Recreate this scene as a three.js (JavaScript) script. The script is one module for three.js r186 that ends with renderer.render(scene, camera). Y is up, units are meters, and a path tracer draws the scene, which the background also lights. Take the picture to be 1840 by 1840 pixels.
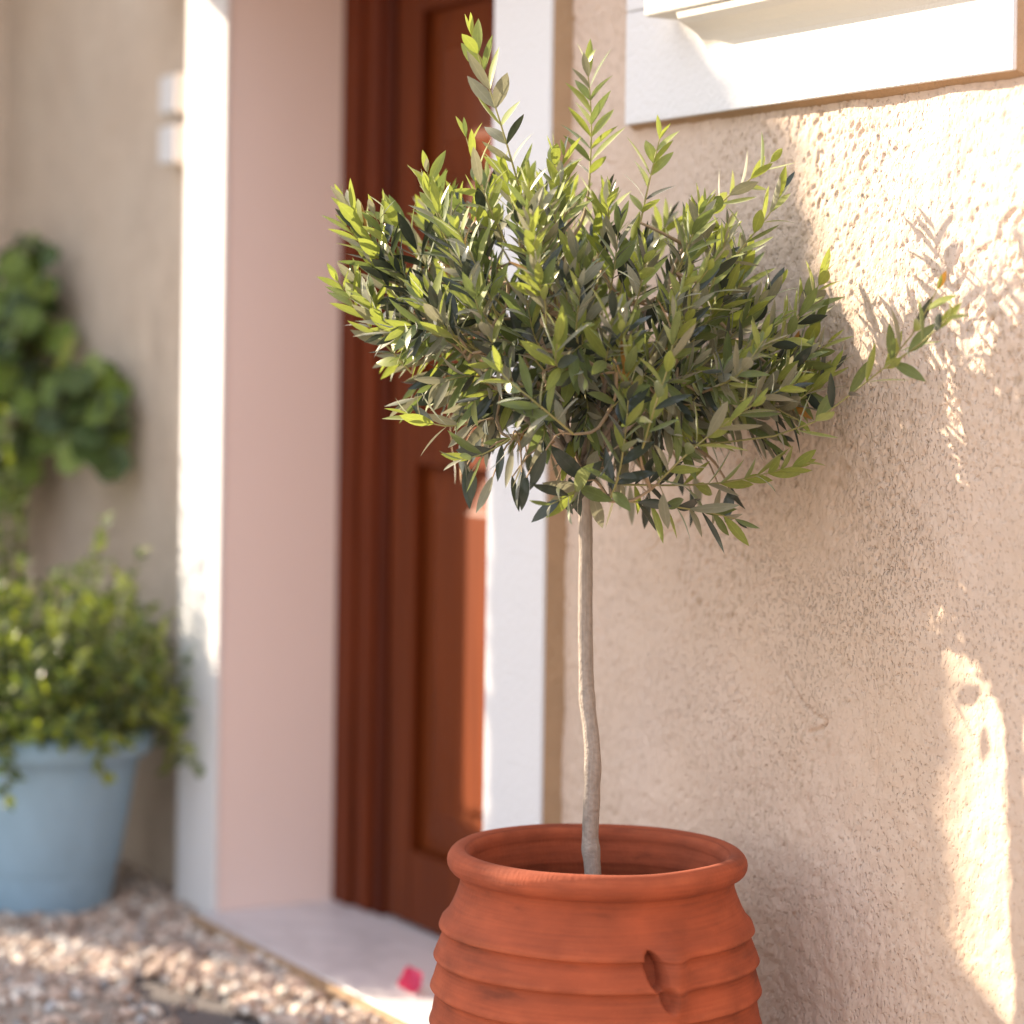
import * as THREE from 'three';
import { mergeGeometries, mergeVertices } from 'three/addons/utils/BufferGeometryUtils.js';
import { RoundedBoxGeometry } from 'three/addons/geometries/RoundedBoxGeometry.js';
import { ImprovedNoise } from 'three/addons/math/ImprovedNoise.js';

// ------------------------------------------------------------------ camera, sky, sun, exposure
const V = (x, y, z) => new THREE.Vector3(x, y, z);
const scene = new THREE.Scene();
const camera = new THREE.PerspectiveCamera(22.62, 1, 0.1, 600);
const YAW = 29.3 * Math.PI / 180;
camera.position.set(3.298, 1.294, 2.35);
camera.lookAt(3.298 - Math.cos(YAW), 1.294, 2.35 - Math.sin(YAW));
camera.rotateZ(0.8 * Math.PI / 180);
camera.setViewOffset(1840, 1840, 0, 260, 1840, 1840);   // shift lens: level camera, horizon above the middle
camera.focus = 3.78;
camera.userData.fStop = 1.7;

const SUN = V(-0.792, 0.412, 0.450).normalize();
const sun = new THREE.DirectionalLight(new THREE.Color().setRGB(1.0, 0.84, 0.64), 5);
sun.position.copy(SUN).multiplyScalar(30); sun.target.position.set(0, 1, 0);
sun.castShadow = true; sun.shadow.mapSize.set(4096, 4096);
Object.assign(sun.shadow.camera, { left: -7, right: 7, top: 7, bottom: -7, near: 1, far: 60 });
scene.add(sun, sun.target);

{ // clear, slightly hazy sky with the camera's white balance set for the shade
  const W = 256, Hh = 128, d = new Float32Array(W * Hh * 4);
  for (let j = 0; j < Hh; j++) for (let i = 0; i < W; i++) {
    const el = ((j + 0.5) / Hh - 0.5) * Math.PI, az = ((i + 0.5) / W - 0.5) * 2 * Math.PI;
    const dir = V(Math.cos(el) * Math.cos(az), Math.sin(el), Math.cos(el) * Math.sin(az));
    const h = Math.max(0, Math.sin(el)), k = Math.pow(1 - h, 2.2);
    const g = Math.pow(Math.max(0, dir.dot(SUN)), 6);
    const L = 0.55, o = (j * W + i) * 4;
    d[o] = L * (0.72 + 0.48 * k + 0.45 * g); d[o + 1] = L * (0.83 + 0.30 * k + 0.36 * g); d[o + 2] = L * (1.06 + 0.0 * k + 0.22 * g); d[o + 3] = 1;
  }
  const t = new THREE.DataTexture(d, W, Hh, THREE.RGBAFormat, THREE.FloatType);
  t.mapping = THREE.EquirectangularReflectionMapping; t.minFilter = t.magFilter = THREE.LinearFilter; t.needsUpdate = true;
  scene.background = t; scene.environment = t;
}
const renderer = new THREE.WebGLRenderer({ antialias: true });
renderer.toneMapping = THREE.LinearToneMapping;
renderer.toneMappingExposure = 2.98;
renderer.shadowMap.enabled = true;

// ------------------------------------------------------------------ helpers
let seed = 20240611;
function rnd() { seed = (seed + 0x6D2B79F5) | 0; let t = Math.imul(seed ^ (seed >>> 15), 1 | seed); t = (t + Math.imul(t ^ (t >>> 7), 61 | t)) ^ t; return ((t ^ (t >>> 14)) >>> 0) / 4294967296; }
const rr = (a, b) => a + (b - a) * rnd();
const clamp = (x, a = 0, b = 1) => Math.min(b, Math.max(a, x));
const sstep = (a, b, x) => { const t = clamp((x - a) / (b - a)); return t * t * (3 - 2 * t); };
const PN = new ImprovedNoise();
const nz = (x, y, z = 0) => PN.noise(x, y, z);
const fbm = (x, y, z, o = 4) => { let s = 0, a = 0.5; for (let i = 0; i < o; i++) { s += a * nz(x, y, z + i * 7.3); x *= 2.03; y *= 2.03; z *= 2.03; a *= 0.5; } return s; };
const C = (r, g, b) => new THREE.Color().setRGB(r, g, b);
const taken = {};
const numbered = n => { taken[n] = (taken[n] ?? -1) + 1; return taken[n] ? `${n}_${String(taken[n]).padStart(3, '0')}` : n; };
function add(name, geometry, material, parent = scene) {
  const m = new THREE.Mesh(geometry, material);
  m.name = parent === scene ? numbered(name) : name; m.castShadow = m.receiveShadow = true; parent.add(m); return m;
}
function thing(name, label, category, at = [0, 0, 0], group) {
  const o = new THREE.Group(); o.name = numbered(name); o.position.set(...at); o.userData = { label, category };
  if (group) o.userData.group = group;
  scene.add(o); return o;
}
function structure(m) { m.userData.kind = 'structure'; return m; }
function metreUV(g) { // uv in metres, from the face's main direction
  const p = g.attributes.position, n = g.attributes.normal, uv = new Float32Array(p.count * 2);
  for (let i = 0; i < p.count; i++) {
    const ax = Math.abs(n.getX(i)), ay = Math.abs(n.getY(i)), az = Math.abs(n.getZ(i));
    if (ay > ax && ay > az) { uv[2 * i] = p.getX(i); uv[2 * i + 1] = p.getZ(i); }
    else if (ax > az) { uv[2 * i] = p.getZ(i); uv[2 * i + 1] = p.getY(i); }
    else { uv[2 * i] = p.getX(i); uv[2 * i + 1] = p.getY(i); }
  }
  g.setAttribute('uv', new THREE.BufferAttribute(uv, 2)); return g;
}
function plaque(x0, x1, y0, y1, z, c) { // raised flat band whose edges slope back to the wall
  const p = [[x0 - c, y0 - c, -0.008], [x1 + c, y0 - c, -0.008], [x1 + c, y1 + c, -0.008], [x0 - c, y1 + c, -0.008], [x0, y0, z], [x1, y0, z], [x1, y1, z], [x0, y1, z]];
  const id = [4, 5, 6, 4, 6, 7]; for (let e = 0; e < 4; e++) { const f = (e + 1) % 4; id.push(e, f, f + 4, e, f + 4, e + 4); }
  const g = new THREE.BufferGeometry(); g.setAttribute('position', new THREE.Float32BufferAttribute(p.flat(), 3)); g.setIndex(id); const f = g.toNonIndexed(); f.computeVertexNormals(); return metreUV(f);
}
function box(x0, x1, y0, y1, z0, z1, r = 0) {
  const g = r ? new RoundedBoxGeometry(x1 - x0, y1 - y0, z1 - z0, 2, r) : new THREE.BoxGeometry(x1 - x0, y1 - y0, z1 - z0);
  g.translate((x0 + x1) / 2, (y0 + y1) / 2, (z0 + z1) / 2);
  return metreUV(r ? g : g.toNonIndexed());
}
const merge = a => mergeGeometries(a.map(g => g.index ? g.toNonIndexed() : g));
function texture(w, h, fn, { srgb = false, repeat } = {}) {
  const d = new Uint8Array(w * h * 4);
  for (let j = 0; j < h; j++) for (let i = 0; i < w; i++) {
    const c = fn(i / w, j / h), o = (j * w + i) * 4;
    d[o] = 255 * clamp(c[0]); d[o + 1] = 255 * clamp(c[1]); d[o + 2] = 255 * clamp(c[2]); d[o + 3] = 255;
  }
  const t = new THREE.DataTexture(d, w, h); t.wrapS = t.wrapT = THREE.RepeatWrapping; t.magFilter = THREE.LinearFilter; t.minFilter = THREE.LinearMipmapLinearFilter; t.generateMipmaps = true;
  if (srgb) t.colorSpace = THREE.SRGBColorSpace;
  if (repeat) t.repeat.set(...repeat);
  t.needsUpdate = true; return t;
}
// noise that tiles over the unit square, by bending it round two circles' worth of blending
function tile(f, u, v) { const a = f(u, v), b = f(u - 1, v), c = f(u, v - 1), d = f(u - 1, v - 1); const s = u * u * (3 - 2 * u), t = v * v * (3 - 2 * v); return (a * (1 - s) + b * s) * (1 - t) + (c * (1 - s) + d * s) * t; }
const std = o => new THREE.MeshStandardMaterial(o);
const phys = o => new THREE.MeshPhysicalMaterial(o);

// ------------------------------------------------------------------ materials
const grainBump = texture(512, 512, (u, v) => { const a = tile((x, y) => fbm(x * 40, y * 40, 1.3, 3), u, v) + 0.6 * tile((x, y) => fbm(x * 110, y * 110, 4.1, 2), u, v); const g = 0.5 + 0.8 * a; return [g, g, g]; }, { repeat: [2.6, 2.6] });
const blotch = texture(512, 512, (u, v) => {
  const a = tile((x, y) => fbm(x * 5, y * 4, 9.1, 5), u, v), b = tile((x, y) => fbm(x * 28, y * 22, 2.7, 3), u, v), s = tile((x, y) => fbm(x * 3, y * 3, 5.5, 3), u, v);
  return [0.86 + 0.22 * a + 0.16 * b, 0.86 + 0.24 * a + 0.17 * b - 0.07 * s, 0.86 + 0.24 * a + 0.18 * b - 0.12 * s];
}, { repeat: [0.8, 0.8] });
const coarseBump = texture(512, 512, (u, v) => { const a = tile((x, y) => fbm(x * 22, y * 9, 3.3, 4), u, v); const g = 0.5 + a; return [g, g, g]; }, { repeat: [1.6, 1.6] });
const pitBump = texture(1536, 1536, (u, v) => { // short scratched dashes in the plaster
  const p = tile((x, y) => nz(x * 290 + 4 * nz(x * 14, y * 14, 2), y * 130, 3.1) + 0.6 * nz(x * 480, y * 300, 8.6), u, v), z = tile((x, y) => fbm(x * 5, y * 5, 11.1, 3), u, v), f = tile((x, y) => fbm(x * 420, y * 420, 1.9, 2), u, v);
  const g = 0.82 - clamp(0.62 + 1.5 * z, 0.08, 1.2) * sstep(0.12, 0.55, p) + 0.16 * f; return [g, g, g];
}, { repeat: [0.93, 0.93] });
const M = {
  stuccoNear: std({ color: C(1, 1, 1), vertexColors: true, roughness: 0.95, bumpMap: pitBump, bumpScale: 0.0036 }),
  stucco: std({ color: C(0.60, 0.46, 0.345), map: blotch, roughness: 0.95, bumpMap: coarseBump, bumpScale: 0.008 }),
  tan: std({ color: C(0.50, 0.325, 0.19), map: blotch, roughness: 0.92, bumpMap: grainBump, bumpScale: 0.003 }),
  white: std({ color: C(0.80, 0.79, 0.79), roughness: 0.8, bumpMap: grainBump, bumpScale: 0.0022 }),
  farStucco: std({ color: C(0.72, 0.595, 0.475), map: blotch, roughness: 0.95, bumpMap: coarseBump, bumpScale: 0.008 }),
  cream: std({ color: C(0.74, 0.70, 0.63), roughness: 0.75, bumpMap: grainBump, bumpScale: 0.001 }),
  pink: std({ color: C(0.85, 0.715, 0.665), roughness: 0.8, bumpMap: grainBump, bumpScale: 0.001 }),
};
const woodMap = texture(512, 1024, (u, v) => {
  const w = tile((x, y) => fbm(x * 26 + 0.6 * fbm(x * 4, y * 3, 8, 2), y * 2.2, 6.2, 4), u, v), f = tile((x, y) => fbm(x * 150, y * 7, 1.7, 2), u, v), b = tile((x, y) => fbm(x * 3, y * 2, 3.1, 3), u, v);
  const k = 0.72 + 0.75 * w + 0.3 * f + 0.3 * b; return [k, k * (0.98 + 0.12 * w), k * (0.97 + 0.1 * w)];
}, { repeat: [1.4, 0.7] });
const wood = (r, g, b) => phys({ color: C(r, g, b), map: woodMap, roughness: 0.55, specularIntensity: 0.2, clearcoat: 0.12, clearcoatRoughness: 0.12, bumpMap: woodMap, bumpScale: 0.0006 });
M.wood = wood(0.17, 0.031, 0.0058); M.woodPanel = wood(0.215, 0.046, 0.009); M.woodStile = wood(0.175, 0.035, 0.0065); M.woodDeep = wood(0.105, 0.017, 0.004);
M.brass = std({ color: C(0.6, 0.42, 0.18), metalness: 1, roughness: 0.3 });
M.glass = phys({ color: C(0.9, 0.95, 0.95), transmission: 1, roughness: 0.03, thickness: 0 });
M.dark = std({ color: C(0.05, 0.045, 0.04), roughness: 0.9 });

// ------------------------------------------------------------------ ground, path
{
  const dirt = texture(512, 512, (u, v) => { const a = tile((x, y) => fbm(x * 9, y * 9, 2.2, 5), u, v), b = tile((x, y) => fbm(x * 70, y * 70, 7.7, 2), u, v); const k = 0.82 + 0.3 * a + 0.35 * b; return [k, k * 0.98, k * 0.96]; }, { repeat: [1.1, 1.1] });
  const dirtBump = texture(512, 512, (u, v) => { const b = 0.5 + tile((x, y) => fbm(x * 60, y * 60, 3.7, 3), u, v); return [b, b, b]; }, { repeat: [1.1, 1.1] });
  const g = new THREE.PlaneGeometry(400, 400).rotateX(-Math.PI / 2); g.translate(0, -0.004, 0);
  structure(add('ground', metreUV(g.toNonIndexed()), std({ color: C(0.17, 0.152, 0.146), map: dirt, roughness: 0.95, bumpMap: dirtBump, bumpScale: 0.006 })));
  structure(add('path', merge([box(-30, 30, -0.05, 0.012, 0.49, 40, 0.01)]), std({ color: C(0.44, 0.375, 0.32), map: dirt, roughness: 0.93, bumpMap: dirtBump, bumpScale: 0.01 })));
}

// ------------------------------------------------------------------ house front
const house = thing('house', 'beige rough stucco house front with white door and window surrounds', 'house');
{
  // stretch of wall beside the tree, its scratched plaster modelled in relief
  const CRACK = [[0.004, 0.819], [0.042, 0.785], [0.078, 0.763], [0.112, 0.757], [0.099, 0.744], [0.066, 0.735]];
  const X0 = -0.712, X1 = 1.3, Y0 = -0.02, Y1 = 2.24, S = 0.0032, nx = Math.round((X1 - X0) / S), ny = Math.round((Y1 - Y0) / S);
  const pos = new Float32Array((nx + 1) * (ny + 1) * 3), uv = new Float32Array((nx + 1) * (ny + 1) * 2), col = new Float32Array((nx + 1) * (ny + 1) * 3);
  for (let j = 0; j <= ny; j++) for (let i = 0; i <= nx; i++) {
    const x = X0 + i * S, y = Y0 + j * S, k = j * (nx + 1) + i;
    const wx = x + 0.012 * nz(x * 14, y * 14, 3.3), wy = y + 0.02 * nz(x * 9, y * 9, 8.1);
    // how deeply the plaster is scratched differs over the wall: most under the window, smoother low down
    const zone = clamp(0.55 + 1.5 * fbm(x * 2.6, y * 2.0, 5.0, 4) + 0.32 * (y - 0.95), 0.05, 1.1);
    const pitN = nz(wx * 205, wy * 88, 1.1) + 0.6 * nz(wx * 120, wy * 70, 6.4);
    const pit = sstep(0.22, 0.6, pitN) * zone;
    const lumps = fbm(wx * 55, wy * 42, 2.2, 3);
    const scratch = sstep(0.34, 0.6, nz(wx * 120, wy * 4.5, 12.5)) * Math.max(0.8 * sstep(0.08, 0.3, nz(x * 3.1, y * 1.6, 31.0)), Math.exp(-Math.pow((x - 0.31) / 0.11, 2) - Math.pow((y - 0.62) / 0.24, 2)));
    const trowel = fbm(x * 5, y * 4, 7.7, 3), sweep = nz(x * 16 + y * 7 + 1.5 * nz(x * 3, y * 3, 2), y * 5 - x * 3, 61.0);
    let gouge = 0; for (let q = 1; q < CRACK.length; q++) { const [ax, ay] = CRACK[q - 1], [bx, by] = CRACK[q], t = clamp(((x - ax) * (bx - ax) + (y - ay) * (by - ay)) / ((bx - ax) ** 2 + (by - ay) ** 2)), dd = Math.hypot(x - ax - t * (bx - ax), y - ay - t * (by - ay)); gouge = Math.max(gouge, sstep(q > 3 ? 0.006 : 0.003, 0, dd + 0.0015 * nz(x * 200, y * 200, 3))); }
    const crack = sstep(0.02, 0.0, Math.abs(nz(x * 4.2, y * 3.4, 41.5) + 0.05 * nz(x * 40, y * 40, 3))) * sstep(0.25, 0.4, nz(x * 2.3, y * 2.3, 77.7));
    const z = 0.004 * fbm(wx * 26, wy * 24, 52.2, 3) * sstep(1.0, 0.5, y) + 0.0032 * lumps - 0.0042 * pit - 0.003 * scratch + 0.007 * trowel + 0.0022 * sweep - 0.004 * crack - 0.006 * gouge;
    pos.set([x, y, z], 3 * k); uv.set([x, y], 2 * k);
    const b = 1 + 0.16 * fbm(x * 3.2, y * 2.4, 15.5, 4) + 0.07 * fbm(x * 60, y * 60, 20.0, 2), w = fbm(x * 1.9, y * 1.5, 24.4, 3);
    const dirt = 0.30 * sstep(0.12, 0.5, nz(wx * 95, wy * 60, 9.9)) * sstep(0.0, 0.5, 0.3 + nz(x * 6, y * 4, 18.8)) * zone;
    col.set([0.655 * b * (1 - dirt), (0.505 + 0.035 * w) * b * (1 - dirt * 1.12), (0.39 + 0.085 * w) * b * (1 - dirt * 1.3)], 3 * k);
  }
  const idx = [];
  for (let j = 0; j < ny; j++) for (let i = 0; i < nx; i++) {
    const x = X0 + (i + 0.5) * S, y = Y0 + (j + 0.5) * S;
    if (x > -0.2 && x < 0.4 && y > 1.905) continue;
    const a = j * (nx + 1) + i; idx.push(a, a + 1, a + nx + 2, a, a + nx + 2, a + nx + 1);
  }
  const g = new THREE.BufferGeometry();
  g.setAttribute('position', new THREE.BufferAttribute(pos, 3)); g.setAttribute('uv', new THREE.BufferAttribute(uv, 2)); g.setAttribute('color', new THREE.BufferAttribute(col, 3)); g.setIndex(idx); g.computeVertexNormals();
  add('stucco_wall', g, M.stuccoNear, house);
  // masonry behind it and the rest of the front
  add('masonry', merge([box(-0.718, 1.3, -0.02, 1.9, -0.3, -0.012), box(-0.718, -0.2, 1.9, 3.4, -0.3, -0.0125), box(0.4, 1.3, 1.9, 3.4, -0.3, -0.0125), box(-0.2, 0.4, 2.9, 3.4, -0.3, -0.013)]), M.stucco, house);
  add('upper_wall', merge([box(-0.68, -0.2, 2.24, 3.4, -0.0115, 0.002), box(0.4, 1.3, 2.24, 3.4, -0.0115, 0.002), box(-0.2, 0.4, 2.9, 3.4, -0.0115, 0.002)]), M.stucco, house);
  add('side_wall', box(1.3, 6, -0.02, 3.4, -0.3, 0.001), M.stucco, house);
  add('far_wall', box(-3.95, -2.36, -0.02, 3.4, -0.3, 0.0), M.farStucco, house);
  add('lintel_wall', box(-2.36, -0.68, 2.5, 3.4, -0.3, 0.001), M.stucco, house);
  add('wing_wall', box(-7, -3.93, -0.02, 3.4, -0.5, 0.885, 0.012), M.farStucco, house);
  add('roof_parapet', merge([box(-7.05, 6.05, 3.4, 3.55, -0.5, 0.06, 0.01), box(-7.06, -3.87, 3.402, 3.552, 0.062, 0.93, 0.01)]), M.white, house);
  add('added_shade_slab', box(-6.9, -2.75, 3.1, 3.22, 0.001, 0.95, 0.01), M.white, house);  // unseen slab added overhead to cut sky light on the far wall
  add('back_wall', box(-7, 6, -0.02, 3.4, -1.2, -1.0), M.dark, house);
  add('roof_slab', box(-7, 6, 3.3, 3.39, -1.2, -0.302), M.dark, house);

  // door surround: pink plastered reveals, tan outer edges, white painted front faces
  add('door_reveal', merge([box(-2.379, -2.153, -0.02, 2.319, -0.3, 0.052, 0.004), box(-2.379, -0.674, 2.32, 2.5, -0.3, 0.016, 0.004)]), M.pink, house);
  add('door_reveal', box(-0.896, -0.72, -0.02, 2.318, -0.3, 0.02), M.tan, house);
  add('surround_edge', plaque(-0.906, -0.694, -0.02, 2.318, 0.037, 0.016), M.tan, house);
  add('door_surround', box(-2.383, -2.149, -0.01, 2.318, 0.0465, 0.058, 0.003), M.white, house);
  add('door_surround', box(-0.906, -0.692, -0.012, 2.3175, 0.032, 0.0405, 0.003), M.white, house);
  // small pent roof over the door (above the frame)
  const hood = box(-2.62, -0.45, 0, 0.06, 0, 0.3, 0.008); hood.rotateX(0.1); hood.translate(0, 2.325, 0.02);
  add('door_hood', hood, M.tan, house);

  // doorstep
  const marble = texture(512, 256, (u, v) => { const a = tile((x, y) => fbm(x * 4, y * 4, 1.1, 5), u, v), b = sstep(0.05, 0, Math.abs(tile((x, y) => fbm(x * 3, y * 5, 5.1, 4), u, v))); const k = 0.93 + 0.12 * a - 0.13 * b; return [k, k, k]; }, { repeat: [0.8, 0.8] });
  add('step_edging', box(-2.156, -0.62, -0.03, 0.0345, 0.0985, 0.116, 0.005), M.tan, house);
  add('doorstep', box(-2.152, -0.62, -0.03, 0.036, -0.3, 0.098, 0.004), phys({ color: C(0.78, 0.75, 0.76), map: marble, roughness: 0.38 }), house);
}

// ------------------------------------------------------------------ door
{
  const z = -0.278;
  const frame = add('door', merge([
    box(-2.152, -2.062, 0.036, 2.3, z - 0.02, -0.240, 0.006), box(-2.061, -1.985, 0.036, 2.3, z - 0.02, -0.249, 0.012), 
    box(-0.988, -0.898, 0.036, 2.3, z - 0.02, -0.240, 0.006), box(-1.065, -0.989, 0.036, 2.3, z - 0.02, -0.249, 0.012), box(-1.935, -1.066, 2.2, 2.3, z - 0.02, -0.24, 0.008)]), M.wood, house);
  frame.userData.label = 'dark varnished wooden panel door';
  add('stop_moulding', box(-1.984, -1.936, 0.036, 2.3, z - 0.02, -0.262, 0.006), M.woodDeep, frame);
  add('door_leaf', box(-1.932, -1.07, 0.042, 2.198, z - 0.03, z - 0.02), M.wood, frame);
  const st = (x0, x1, y0, y1) => add(x1 - x0 < y1 - y0 ? 'stile' : 'rail', box(x0, x1, y0, y1, z - 0.019, z + 0.006, 0.006), M.woodStile, frame);
  st(-1.930, -1.812, 0.044, 2.196); st(-1.190, -1.072, 0.044, 2.196);
  st(-1.811, -1.191, 0.044, 0.21); st(-1.811, -1.191, 1.072, 1.2); st(-1.811, -1.191, 1.555, 1.69); st(-1.811, -1.191, 2.09, 2.196); 
  const panel = (y0, y1) => { // raised and fielded panel
    const x0 = -1.805, x1 = -1.197, b = 0.085, s = new THREE.Shape([[x0, y0], [x1, y0], [x1, y1], [x0, y1]].map(p => new THREE.Vector2(...p)));
    const P = [[0, -0.019], [0.02, -0.017], [b, 0.0], [b + 0.008, 0.004]], pts = [], id = [];
    for (const [i, h] of P) pts.push([x0 + i, y0 + i, z + h], [x1 - i, y0 + i, z + h], [x1 - i, y1 - i, z + h], [x0 + i, y1 - i, z + h]);
    for (let r = 0; r < P.length - 1; r++) for (let e = 0; e < 4; e++) { const a = r * 4 + e, c = r * 4 + (e + 1) % 4; id.push(a, c, c + 4, a, c + 4, a + 4); }
    const l = (P.length - 1) * 4; id.push(l, l + 1, l + 2, l, l + 2, l + 3);
    const g = new THREE.BufferGeometry(); g.setAttribute('position', new THREE.Float32BufferAttribute(pts.flat(), 3)); g.setIndex(id);
    const f = g.toNonIndexed(); f.computeVertexNormals(); add('panel', metreUV(f), M.woodPanel, frame);
  };
  panel(0.215, 1.067); panel(1.205, 1.55); panel(1.695, 2.085);
  const knob = new THREE.LatheGeometry([[0, 0.065], [0.018, 0.063], [0.027, 0.052], [0.024, 0.04], [0.011, 0.03], [0.011, 0.008], [0.026, 0.006], [0.027, 0]].map(p => new THREE.Vector2(...p)), 24);
  knob.rotateX(Math.PI / 2); knob.translate(-1.11, 1.1, z + 0.006); add('door_knob', knob, M.brass, frame);
}

// ------------------------------------------------------------------ window above the tree
{
  add('window_surround', merge([plaque(-0.460, 0.552, 1.716, 1.905, 0.020, 0.013), plaque(-0.460, -0.215, 1.92, 3.0, 0.0202, 0.013), plaque(0.413, 0.552, 1.92, 3.0, 0.0202, 0.013)]), M.tan, house);
  const face = add('window_face', merge([box(-0.462, 0.554, 1.714, 1.908, 0.0165, 0.0245, 0.003), box(-0.462, -0.2, 1.909, 3.0, 0.0165, 0.0245, 0.003), box(0.4, 0.554, 1.909, 3.0, 0.0165, 0.0245, 0.003)]), M.white, house);
  face.userData.label = 'white painted band round the window';
  add('window_sill', box(-0.302, 0.53, 1.877, 1.93, -0.29, 0.09, 0.007), M.cream, house);
  const cove = new THREE.Shape([[0.018, 1.876], [0.084, 1.876], [0.081, 1.866], [0.070, 1.857], [0.056, 1.851], [0.044, 1.844], [0.034, 1.835], [0.027, 1.826], [0.0243, 1.818], [0.018, 1.818]].map(p => new THREE.Vector2(...p)));
  const cg = new THREE.ExtrudeGeometry(cove, { depth: 0.70, bevelEnabled: false }); cg.rotateY(-Math.PI / 2); cg.translate(0.49, 0, 0); cg.computeVertexNormals(); add('sill_moulding', metreUV(cg), M.cream, house);
  const w = add('window', merge([box(-0.199, -0.14, 1.931, 2.899, -0.2, -0.14, 0.004), box(0.34, 0.399, 1.931, 2.899, -0.2, -0.14, 0.004), box(-0.139, 0.339, 1.931, 1.98, -0.2, -0.14, 0.004), box(-0.139, 0.339, 2.84, 2.899, -0.2, -0.14, 0.004), box(0.08, 0.12, 1.981, 2.839, -0.2, -0.145, 0.004)]), M.wood, house);
  add('pane', box(-0.139, 0.079, 1.981, 2.839, -0.172, -0.168), M.glass, w); add('pane', box(0.121, 0.339, 1.981, 2.839, -0.172, -0.168), M.glass, w);
}

// ------------------------------------------------------------------ two switch boxes on the far wall
for (const [y, label] of [[1.945, 'upper of two white plastic boxes on wall left of door'], [1.822, 'lower of two white plastic boxes on wall left of door']]) {
  const b = thing('switch_box', label, 'switch box', [-2.53, y, 0], 'boxes on the wall');
  add('housing', box(-0.055, 0.055, -0.05, 0.05, 0.001, 0.04, 0.008), M.cream, b);
  add('cover', box(-0.05, 0.05, -0.045, 0.045, 0.038, 0.05, 0.005), M.white, b);
}

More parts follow.
